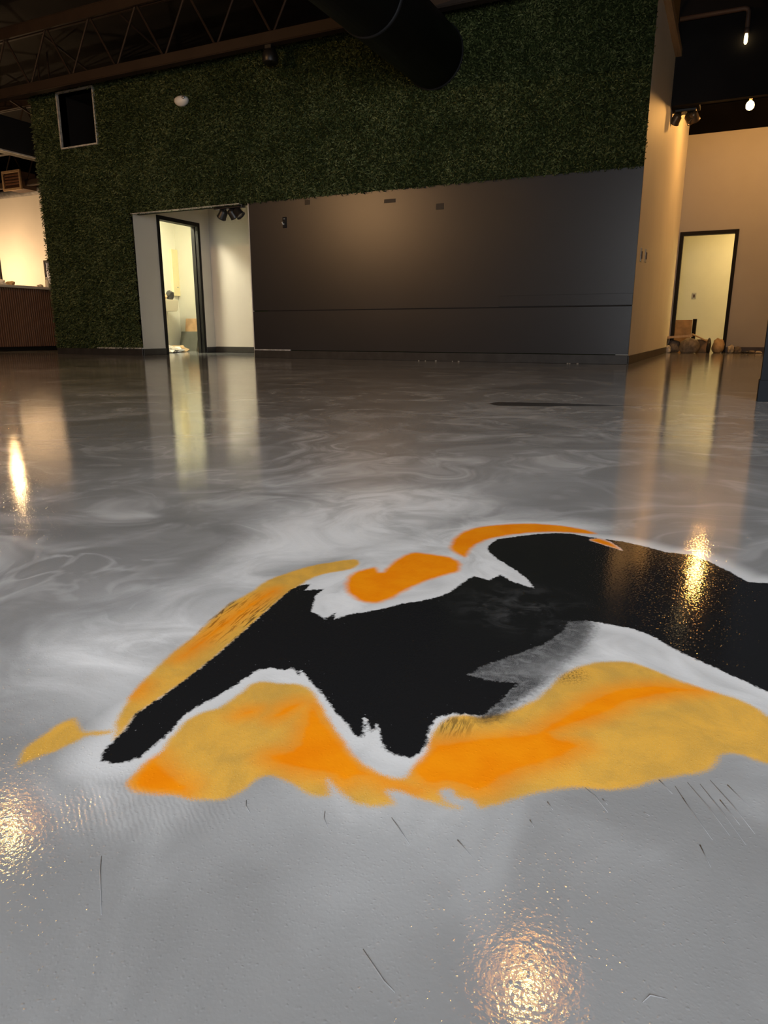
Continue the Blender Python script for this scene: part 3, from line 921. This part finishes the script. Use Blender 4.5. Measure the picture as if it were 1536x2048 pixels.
# header across the passage and the far wall with the second door
obj('wall_header', bx(XR, FX1, HB, HB + 0.1, HZ, CEIL), M['black'], kind='structure')
E0, E1, EH = -1.03, -0.088, 2.075
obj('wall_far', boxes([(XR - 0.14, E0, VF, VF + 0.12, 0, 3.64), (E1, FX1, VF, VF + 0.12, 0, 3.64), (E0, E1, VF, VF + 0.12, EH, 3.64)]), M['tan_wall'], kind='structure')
obj('baseboard_far', bx(E1, FX1, VF - 0.015, VF, 0, 0.10, 0.003, 1), M['base_brown'], kind='structure')
d2 = empty('door_2', (E0, VF, 0), kind='structure')
part_at('jamb', bx(E0, E0 + FWD, VF - 0.02, VF + 0.13, 0, EH, 0.003, 1), M['frame'], d2)
part_at('jamb', bx(E1 - FWD, E1, VF - 0.02, VF + 0.13, 0, EH, 0.003, 1), M['frame'], d2)
part_at('head', bx(E0 + FWD, E1 - FWD, VF - 0.02, VF + 0.13, EH - FWD, EH, 0.003, 1), M['frame'], d2)
SY = 7.5
obj('wall_store_back', bx(-2.6, 2.0, SY, SY + 0.1, 0, 2.7), M['bath'], kind='structure')
obj('wall_store_left', bx(-2.6, -2.5, VF + 0.12, SY, 0, 2.7), M['bath'], kind='structure')
obj('wall_store_right', bx(1.0, 1.1, VF + 0.12, SY, 0, 2.7), M['bath'], kind='structure')
obj('ceiling_store', bx(-2.6, 1.1, VF + 0.12, SY, 2.6, 2.7), M['bath'], kind='structure')
sl = empty('ceiling_lamp', (0.3, 6.3, 2.6), label='lit tube lamp on the store room ceiling', category='lamp')
part_at('lamp_body', bx(0.2, 0.4, 5.9, 6.9, 2.57, 2.6, 0.008, 1), M['white'], sl)
part_at('diffuser', bx(0.22, 0.38, 5.93, 6.87, 2.545, 2.57), M['tube2'], sl)
p = ony(1388, 592, SY)
so = empty('wall_socket', (p[0], SY, p[2]), label='small wall socket on the yellow store room wall', category='socket')
obj('plate', bx(-0.04, 0.04, -0.008, 0, -0.06, 0.06, 0.002, 1), M['trim'], so)
obj('outlet', bx(-0.02, 0.02, -0.012, -0.008, -0.03, 0.03, 0.001, 1), M['conduit'], so)

# heap of sacks and boards in the second doorway
hy = VF - 0.12


def sack(name, px0, px1, py, hgt, dep, y, mat, seed, label, cat='sack', amp=0.22, rz=0.0):
    a, b = ony(px0, 700, y)[0], ony(px1, 700, y)[0]
    z = ony((px0 + px1) / 2, py, y)[2]
    o = obj(name, blob((b - a) / 2, dep, z / 1.72, seed, amp, 1.3, 3), mat, None, True, label=label, category=cat)
    o.location = ((a + b) / 2, y, 0)
    o.rotation_euler = (0, 0, rz)
    return o


sack('rubbish_sack', 1334, 1360, 679, 0, 0.13, hy - 0.06, M['bag'], 31, 'dull grey-brown sack at the left of the doorway heap under the board')
sack('rubbish_sack', 1357, 1398, 675, 0, 0.15, hy - 0.38, M['bag'], 32, 'large rounded grey sack in the middle of the doorway heap')
bm = bx(-0.10, 0.10, -0.10, 0.10, 0, 0.23, 0.01, 2)
a = ony(1404, 700, hy)[0]
o = obj('cardboard_box', bm, M['cardboard'], label='brown cardboard box right of the grey sack in the doorway', category='box')
o.location = (a, hy + 0.10, 0)
o.rotation_euler = (0, 0, 0.2)
sack('rubbish_bag', 1412, 1421, 676, 0, 0.10, hy - 0.14, M['bag_dark'], 33, 'narrow black bag between the cardboard box and the kraft sack', 'bag')
sack('paper_sack', 1423, 1447, 678, 0, 0.13, hy - 0.06, M['kraft'], 34, 'kraft paper sack at the right jamb of the doorway', 'sack')
sack('crumpled_film', 1329, 1342, 690, 0, 0.05, hy - 0.32, M['film'], 35, 'small pale crumpled film in front of the left sack', 'film', 0.4)
# boards on top of the heap
bl, br = ony(1333, 672, hy - 0.1), ony(1386, 668, hy - 0.1)
bm = bmesh.new()
add_box(bm, -0.5, 0.5, -0.14, 0.14, -0.02, 0.02)
pl = obj('wooden_plank', bm, M['tan_wood'], label='pale wooden plank lying flat across the left of the doorway heap', category='plank')
ln = br[0] - bl[0]
pl.scale = (ln, 1, 1)
pl.location = ((bl[0] + br[0]) / 2, hy - 0.08, bl[2] - 0.01)
pl.rotation_euler = (0, -math.atan2(br[2] - bl[2], ln), 0)
bl2, br2 = ony(1384, 668, hy - 0.1), ony(1414, 682, hy - 0.1)
pl2 = obj('cardboard_flap', boxes([(-0.5, 0.5, -0.14, 0.14, -0.01, 0.01)]), M['kraft'], label='tan cardboard flap sloping down to the right over the doorway heap', category='cardboard')
ln = br2[0] - bl2[0]
pl2.scale = (math.hypot(ln, br2[2] - bl2[2]), 1, 1)
pl2.location = ((bl2[0] + br2[0]) / 2, hy - 0.08, (bl2[2] + br2[2]) / 2)
pl2.rotation_euler = (0, -math.atan2(br2[2] - bl2[2], ln), 0)
x0_, x1_ = ony(1349, 660, VF + 0.35)[0], ony(1383, 660, VF + 0.35)[0]
zz = ony(1366, 640, VF + 0.4)[2]
leaning('brown_panel', x0_, x1_, zz, VF + 0.22, VF + 0.36, 0.02, M['cardboard'], 'brown panel leaning behind the doorway heap', 'panel')
a = ony(1387, 668, VF + 0.2)
b = ony(1387, 638, VF + 0.2)
obj('black_post', tube([(a[0], VF + 0.2, 0), (a[0], VF + 0.2, b[2])], 0.035, 8), M['frame'], label='short black post standing behind the doorway heap', category='post')
for k, (px, s, mt) in enumerate([(1461, 0.13, 'film'), (1475, 0.11, 'bag'), (1490, 0.08, 'bag_dark'), (1503, 0.10, 'bag'), (1517, 0.08, 'film')]):
    pp = ony(px, 704, VF - 0.2)
    lb = ['rounded pale crumpled wrapper beside the right door jamb', 'grey-brown crumpled wrapper next to the pale one along the skirting', 'dark flattened wrapper on the floor by the brown skirting', 'flat grey-brown rag on the floor by the brown skirting', 'thin pale film scrap at the end of the skirting rubbish'][k]
    o = obj('crumpled_wrapper', blob(0.055, s * 0.6, s * (0.62 if k < 2 else 0.3), 40 + k, 0.3, 1.6, 2), M[mt], None, False, label=lb, category='wrapper')
    o.location = (pp[0], VF - 0.2, 0)

# spotlight cluster under the header next to the side wall
spot_cluster((XR + 0.17, HB + 0.25, 3.23), 'bronze multi-head spotlight cluster beside the lit side wall under the black header', [(-0.08, -0.03, 0.7, 0.5), (0.02, 0.03, -0.2, -0.6), (0.09, -0.05, 0.9, -0.2)], (0.13, 0.09), 1.25, 'bronze')
# bracket that holds it to the header
obj('trim_5', bx(XR, XR + 0.34, HB + 0.1, HB + 0.36, 3.23, 3.27), M['black'], kind='structure')

# ------------------------------------------------------------------ stub wall on the right and the rest of the room
obj('wall_stub', bx(0.163, FX1, -4.30, -4.19, 0, CEIL), M['navy'], kind='structure')
obj('baseboard_stub', bx(0.157, FX1, -4.306, -4.184, 0, 0.115, 0.002, 1), M['navy'], kind='structure')
obj('ceiling', bx(FX0, FX1, FY0, FY1, CEIL, CEIL + 0.1), M['black'], kind='structure')
obj('wall_left', bx(FX0 - 0.1, FX0, FY0, FY1, 0, CEIL), M['black'], kind='structure')
obj('wall_right', bx(FX1, FX1 + 0.1, FY0, FY1, 0, CEIL), M['charcoal'], kind='structure')
obj('wall_end', bx(FX0, FX1, FY1, FY1 + 0.1, 0, CEIL), M['black'], kind='structure')
wl_ = []
edges = [FX0]
for wx in WIN_X:
    edges += [wx - WIN_W / 2, wx + WIN_W / 2]
edges.append(FX1)
for k in range(0, len(edges), 2):
    wl_.append((edges[k], edges[k + 1], BACK_Y - 0.12, BACK_Y, 0, CEIL))
for wx in WIN_X:
    wl_.append((wx - WIN_W / 2, wx + WIN_W / 2, BACK_Y - 0.12, BACK_Y, 0, WIN_Z0))
    wl_.append((wx - WIN_W / 2, wx + WIN_W / 2, BACK_Y - 0.12, BACK_Y, WIN_Z1, CEIL))
obj('wall_back', boxes(wl_), M['charcoal'], kind='structure')
gm = NT('window_glass')
tr = gm.n('ShaderNodeBsdfTransparent')
gs_ = gm.n('ShaderNodeBsdfGlossy')
gs_.inputs['Roughness'].default_value = 0.02
mx = gm.n('ShaderNodeMixShader')
mx.inputs[0].default_value = 0.06
gm.t.links.new(tr.outputs[0], mx.inputs[1])
gm.t.links.new(gs_.outputs[0], mx.inputs[2])
gm.t.links.new(mx.outputs[0], gm.out.inputs[0])
for k, wx in enumerate(WIN_X):
    t = empty('window_%d' % (k + 1), (wx, BACK_Y - 0.06, WIN_Z0), kind='structure')
    hw, hh = WIN_W / 2, WIN_Z1 - WIN_Z0
    obj('window_frame', boxes([(-hw, -hw + 0.06, -0.04, 0.04, 0, hh), (hw - 0.06, hw, -0.04, 0.04, 0, hh), (-hw + 0.06, hw - 0.06, -0.04, 0.04, 0, 0.06), (-hw + 0.06, hw - 0.06, -0.04, 0.04, hh - 0.06, hh), (-0.03, 0.03, -0.04, 0.04, 0.06, hh - 0.06)]), M['frame'], t)
    obj('pane', bx(-hw + 0.06, -0.03, -0.005, 0.005, 0.06, hh - 0.06), gm.mat, t)
    obj('pane', bx(0.03, hw - 0.06, -0.005, 0.005, 0.06, hh - 0.06), gm.mat, t)

# ------------------------------------------------------------------ roof joists, duct
def joist(Y, label, x0=-19.5, x1=4.8, zb=3.90, zt=4.66, first=-9.025, pitch=0.87, cr_=0.065):
    t = empty('roof_joist', (0, Y, 0), label=label, category='roof joist')
    obj('bottom_chord', boxes([(x0, x1, -0.06, -0.012, zb - 0.065, zb + 0.06), (x0, x1, 0.012, 0.06, zb - 0.065, zb + 0.06), (x0, x1, -0.06, 0.06, zb - 0.075, zb - 0.06)], 0.006), M['steel'], t)
    obj('top_chord', boxes([(x0, x1, -0.06, -0.012, zt - 0.06, zt + 0.08), (x0, x1, 0.012, 0.06, zt - 0.06, zt + 0.08), (x0, x1, -0.06, 0.06, zt + 0.08, zt + 0.095)], 0.006), M['steel'], t)
    k0 = int(math.floor((x0 - first) / pitch)) + 1
    x = first + k0 * pitch
    while x + pitch < x1:
        obj('web_rod', tube([(x, 0, zb + 0.03), (x + pitch / 2, 0, zt - 0.02)], 0.016, 6), M['steel'], t)
        obj('web_rod', tube([(x + pitch / 2, 0, zt - 0.02), (x + pitch, 0, zb + 0.03)], 0.016, 6), M['steel'], t)
        x += pitch
    return t


joist(-0.30, 'brown-black open web roof joist running just in front of the grass wall')
joist(2.05, 'dark open web roof joist behind the grass wall top', x1=-1.3)
joist(4.4, 'far open web roof joist over the bar and passage', x1=-1.3)
for x in (-13.2, -11.9, -9.7, -8.15):
    obj('bridging_rod', tube([(x, -0.24, 3.96), (x, 1.99, 4.64)], 0.016, 6), M['steel'], label='slanting bridging rod between the first and second roof joists', category='bridging rod', group='bridging rods between the joists')
    obj('bridging_rod', tube([(x + 0.05, -0.24, 4.62), (x + 0.05, 1.99, 3.97)], 0.016, 6), M['steel'], label='slanting bridging rod between the first and second roof joists', category='bridging rod', group='bridging rods between the joists')
DX, DZ, DR = -3.49, 3.487, 0.352
dc = empty('air_duct', (DX, 0, DZ), label='large round black air duct passing through the grass wall', category='duct')
bm = bmesh.new()
add_tube(bm, [(0, 0.3, 0), (0, -10.6, 0)], DR, 40)
obj('duct_pipe', bm, M['duct'], dc, True)
for yy in (-0.02, -1.7, -3.4, -5.1, -6.8, -8.5):
    bm = bmesh.new()
    add_tube(bm, [(0, yy - 0.03, 0), (0, yy + 0.03, 0)], DR + 0.010, 40)
    obj('seam_band', bm, M['duct'], dc, True)
for yy in (-3.0, -7.0):
    for sx_ in (-DR - 0.02, DR + 0.016):
        obj('hanger_strap', bx(sx_, sx_ + 0.004, yy, yy + 0.03, 0, CEIL - DZ), M['steel'], dc)

# black spotlight under the first joist
p = ony(540, 100, -0.30)
sp = empty('joist_spotlight', (p[0], -0.30, 3.825), label='small black spotlight hanging under the roof joist against the grass', category='spotlight')
obj('clamp', bx(-0.05, 0.05, -0.05, 0.05, -0.05, 0.0, 0.006, 1), M['shade'], sp)
obj('lamp_head', lathe([(0.0, -0.05), (0.07, -0.055), (0.095, -0.10), (0.10, -0.19), (0.09, -0.20), (0.0, -0.17)], 16), M['shade'], sp, True)

# white rounded fixture on the grass
p = ony(362, 202, -0.06)
wf = empty('wall_camera', (p[0], -0.05, p[2]), label='small white rounded camera fixed high on the grass wall', category='camera')
bm = bmesh.new()
bmesh.ops.create_uvsphere(bm, u_segments=20, v_segments=12, radius=1)
for v in bm.verts:
    v.co = Vector((v.co.x * 0.115 * (1 + 0.15 * v.co.z), v.co.y * 0.075, v.co.z * 0.068))
obj('housing', bm, M['white'], wf, True)
obj('mount', bx(-0.10, -0.01, 0.0, 0.05, -0.005, 0.068, 0.01, 2), M['white'], wf)
ln_ = obj('lens', lathe([(0, 0), (0.022, 0), (0.022, 0.012), (0, 0.018)], 12), M['silver'], wf, True)
ln_.matrix_parent_inverse = Matrix.Translation((0.08, -0.05, 0.025)) @ Matrix.Rotation(math.radians(70), 4, 'X')

# small hook plate on the charcoal wall
p = ony(570, 445, 0)
hk = empty('wall_bracket', (p[0], -0.004, p[2]), label='small metal bracket on the charcoal wall near the alcove', category='bracket')
obj('plate', bx(-0.03, 0.03, -0.012, 0, -0.07, 0.07, 0.003, 1), M['groove'], hk)
obj('hook', tube([(0, -0.01, -0.02), (0, -0.05, -0.03), (0.0, -0.06, 0.0)], 0.012, 8), M['trim'], hk, True)
obj('screw_head', lathe([(0, 0), (0.012, 0), (0.012, 0.006), (0, 0.008)], 10, (0.0, -0.012, 0.04)), M['trim'], hk)

# ------------------------------------------------------------------ conduit with a small lit lamp on the header
cy = HB - 0.05
c0, c1, c2, c3 = ony(1345, 42, cy), ony(1499, 15, cy), ony(1500, 66, cy), ony(1501, 87, cy)
cz = (c0[2] + c1[2]) / 2
cd_ = empty('conduit_lamp', (c1[0], cy, c3[2]), label='brown conduit elbow on the black header ending in a small lit lamp', category='lamp')


def rel(pt):
    return (pt[0] - c1[0], pt[1] - cy, pt[2] - c3[2])


obj('conduit', tube([rel((XR + 0.02, cy, cz)), rel((c1[0] - 0.05, cy, cz)), rel((c1[0] - 0.015, cy, cz - 0.015)), rel((c1[0], cy, cz - 0.05)), rel((c1[0], cy, c2[2] + 0.02))], 0.028, 10), M['conduit'], cd_, True)
obj('socket', tube([rel((c1[0], cy, c2[2] + 0.06)), rel((c1[0], cy, c2[2]))], 0.032, 12), M['conduit'], cd_, True)
obj('bulb', tube([rel((c1[0], cy, c2[2])), rel((c1[0], cy, c2[2] - 0.03)), rel((c1[0], cy, c3[2] + 0.02)), rel((c1[0], cy, c3[2]))], [0.015, 0.021, 0.021, 0.010], 12), M['bulb_small'], cd_, True)


# ------------------------------------------------------------------ pendant lamps
def pendant(loc, label, mat, r=0.05, dome=0.0, top=CEIL):
    x, y, z = loc
    t = empty('pendant_lamp', loc, label=label, category='pendant lamp')
    neck = 0.09 if not dome else 0.10
    bm = bmesh.new()
    bmesh.ops.create_icosphere(bm, subdivisions=2, radius=r)
    for v in bm.verts:
        if v.co.z > 0:
            v.co.z *= 1.25
    obj('bulb', bm, mat, t, True)
    obj('socket', tube([(0, 0, r * 1.15), (0, 0, r * 1.15 + neck)], 0.024, 12), M['shade'], t, True)
    obj('cord', tube([(0, 0, r * 1.15 + neck), (0, 0, top - z)], 0.006, 6), M['shade'], t)
    if dome:
        zt_ = r * 1.15 + neck * 0.6
        zb_ = -r * 1.3
        prof = [(0.03, zt_)] + [(0.03 + (dome - 0.03) * math.sin(a * math.pi / 2), zb_ + (zt_ - zb_) * math.cos(a * math.pi / 2)) for a in np.linspace(0.1, 1, 8)]
        obj('shade', lathe([(q_[0] + 0.004, q_[1] + 0.006) for q_ in prof], 32), M['shade'], t, True)
        obj('reflector', lathe(prof, 32), M['brass'], t, True)
    return t


PB = CC + ray(1500, 212) * 10.2
pendant(tuple(PB), 'bare glowing bulb hanging beyond the black header in the passage', M['bulb'], 0.056)
p = onz(1050, 1985, -3.2)
pendant((p[0], p[1], 3.2), 'black dome pendant with golden inside hanging over the black swirl', M['bulb_dome'], 0.05, 0.26)
p = onz(15, 1665, -3.2)
pendant((p[0], p[1], 3.2), 'black dome pendant with golden inside hanging over the grey floor towards the bar', M['bulb_dome'], 0.05, 0.26)
p = onz(36, 950, -2.4)
pendant((p[0], p[1], 2.4), 'bare glowing globe pendant over the front end of the bar', M['bulb_bar'], 0.07)
pendant((-17.6, 3.5, 1.9), 'added out-of-view bulb that lights the wall behind the bar', M['bulb_back_added'], 0.055)  # unseen lamp, added to brighten the cream wall behind the bar
w_ = ony(745, 415, 8.0)
pendant((w_[0], -w_[1], w_[2]), 'bare glowing bulb hanging left of the camera towards the shop windows', M['bulb_rear'], 0.06)

pendant((2.2, PB[1], PB[2]), 'added out-of-view bulb lighting the side and far walls of the passage', M['bulb_side_added'], 0.06)  # unseen bulb, added to even out the light on side and far walls

# ------------------------------------------------------------------ bar at the far left
BX = -12.5
BT = 1.225
bar = empty('bar_counter', (BX, 1.5, 0), label='brown ribbed bar counter with pale top left of the grass wall', category='bar counter')
part_at('carcass', bx(BX - 0.60, BX - 0.02, -1.8, 4.3, 0.08, BT - 0.05), M['bar_wood'], bar)
part_at('kick_plate', bx(BX - 0.55, BX - 0.05, -1.75, 4.25, 0, 0.08), M['frame'], bar)
part_at('counter_top', bx(BX - 0.70, BX + 0.10, -1.85, 4.35, BT - 0.05, BT, 0.006, 1), M['counter'], bar)
yy = -1.8
sl_me = None
while yy < 4.28:
    if sl_me is None:
        so_ = part_at('slat', bx(BX - 0.02, BX, 0, 0.036, 0.08, BT - 0.05, 0.006, 1), M['bar_wood'], bar)
        sl_me = so_.data
    else:
        so_ = bpy.data.objects.new('slat', sl_me)
        COL.objects.link(so_)
        so_.parent = bar
        so_.matrix_parent_inverse = Matrix.Translation(-Vector(bar.location))
    so_.location = (0, yy, 0)
    yy += 0.048
# things on the bar
q_ = onx(95, 572, BX - 0.2)
bo = empty('bottle', (BX - 0.2, q_[1], BT), label='milky white bottle on the bar next to the grass wall', category='bottle')
obj('body', lathe([(0, 0), (0.04, 0), (0.042, 0.01), (0.042, 0.12), (0.03, 0.15), (0.015, 0.165), (0.015, 0.19), (0, 0.19)], 16), M['bottle'], bo, True)
obj('cap', lathe([(0, 0.188), (0.018, 0.188), (0.018, 0.215), (0, 0.215)], 12), M['white'], bo, True)
for px, s, mt, lb, sd_ in [(3, 0.09, 'white', 'bunched white cloth on the bar top', 51), (24, 0.07, 'kraft', 'crumpled tan paper on the bar top', 52), (84, 0.05, 'film', 'small crumpled film on the bar top beside the bottle', 53)]:
    q_ = onx(px, 569, BX - 0.15)
    o = obj('bar_clutter', blob(s * 1.4, s, s * 0.7, sd_, 0.45, 2.0, 2), M[mt], label=lb, category='clutter')
    o.location = (BX - 0.2, q_[1], BT)
# wall behind the bar
TY = 5.0
TZ = 3.80
obj('wall_bar', bx(FX0, XL - 0.3, TY, TY + 0.1, 0, TZ), M['cream'], kind='structure')
obj('bar_pipe', tube([(FX0 + 0.1, TY - 0.10, TZ + 0.03), (XL - 0.4, TY - 0.10, TZ + 0.03)], 0.10, 14), M['silver'], None, True, label='silver corrugated pipe along the top of the cream bar wall', category='pipe')
a, b = ony(88, 521, TY), ony(116, 574, TY)
pf = empty('blue_picture', (a[0], TY, b[2]), label='dark blue framed picture on the cream bar wall beside the grass', category='picture')
part_at('picture_frame', boxes([(a[0], a[0] + 0.05, TY - 0.03, TY, b[2] - 0.1, a[2]), (b[0] - 0.05, b[0], TY - 0.03, TY, b[2] - 0.1, a[2]), (a[0] + 0.05, b[0] - 0.05, TY - 0.03, TY, a[2] - 0.05, a[2])]), M['frame'], pf)
part_at('picture_print', bx(a[0] + 0.05, b[0] - 0.05, TY - 0.015, TY, b[2] - 0.1, a[2] - 0.05), M['blue'], pf)
a, b = ony(-60, 430, TY), ony(7, 570, TY)
od = empty('door_3', (a[0], TY, 0), kind='structure')
part_at('door_leaf', bx(a[0], b[0] - 0.05, TY - 0.02, TY, 0, a[2]), M['conduit'], od)
part_at('jamb', bx(b[0] - 0.05, b[0], TY - 0.03, TY, 0, a[2]), M['frame'], od)
# vent box on the bar wall
a, b = ony(5, 346, TY - 0.78), ony(42, 376, TY - 0.78)
vt = empty('air_vent', (a[0], TY - 0.78, b[2]), label='square tan-framed air vent above the silver pipe', category='vent')
w2, h2 = b[0] - a[0], a[2] - b[2]
obj('box', bx(0, w2, 0.02, 0.45, 0, h2), M['conduit'], vt)
obj('vent_frame', boxes([(-0.03, w2 + 0.03, -0.02, 0.02, -0.03, 0.02), (-0.03, w2 + 0.03, -0.02, 0.02, h2 - 0.02, h2 + 0.03), (-0.03, 0.02, -0.02, 0.02, 0.02, h2 - 0.02), (w2 - 0.02, w2 + 0.03, -0.02, 0.02, 0.02, h2 - 0.02)]), M['capboard'], vt)
for k in range(5):
    obj('louvre', bx(0.02, w2 - 0.02, 0.0, 0.02, 0.03 + k * (h2 - 0.06) / 5, 0.03 + (k + 0.55) * (h2 - 0.06) / 5), M['bar_wood'], vt)
# black bulkhead duct above the bar with a pale lower edge
q0, q1 = onz(0, 298, 3.2), onz(75, 320, 3.2)
kx = (q0[0] + q1[0]) / 2
bk = empty('bulkhead_duct', (kx, 0, 3.2), label='black boxed duct with pale lower edge above the bar', category='duct')
obj('duct_casing', bx(-0.30, 0, -3.0, 1.4, 0.02, 0.55, 0.04, 2), M['duct'], bk)
obj('edge_strip', bx(-0.02, 0.006, -3.0, 1.4, 0.0, 0.022), M['trim'], bk)
for hx, hy_ in ((-0.28, -0.5), (-0.04, -0.5), (-0.28, 1.0), (-0.04, 1.0)):
    obj('hanger', bx(hx, hx + 0.02, hy_, hy_ + 0.02, 0.55, CEIL - 3.2), M['steel'], bk)
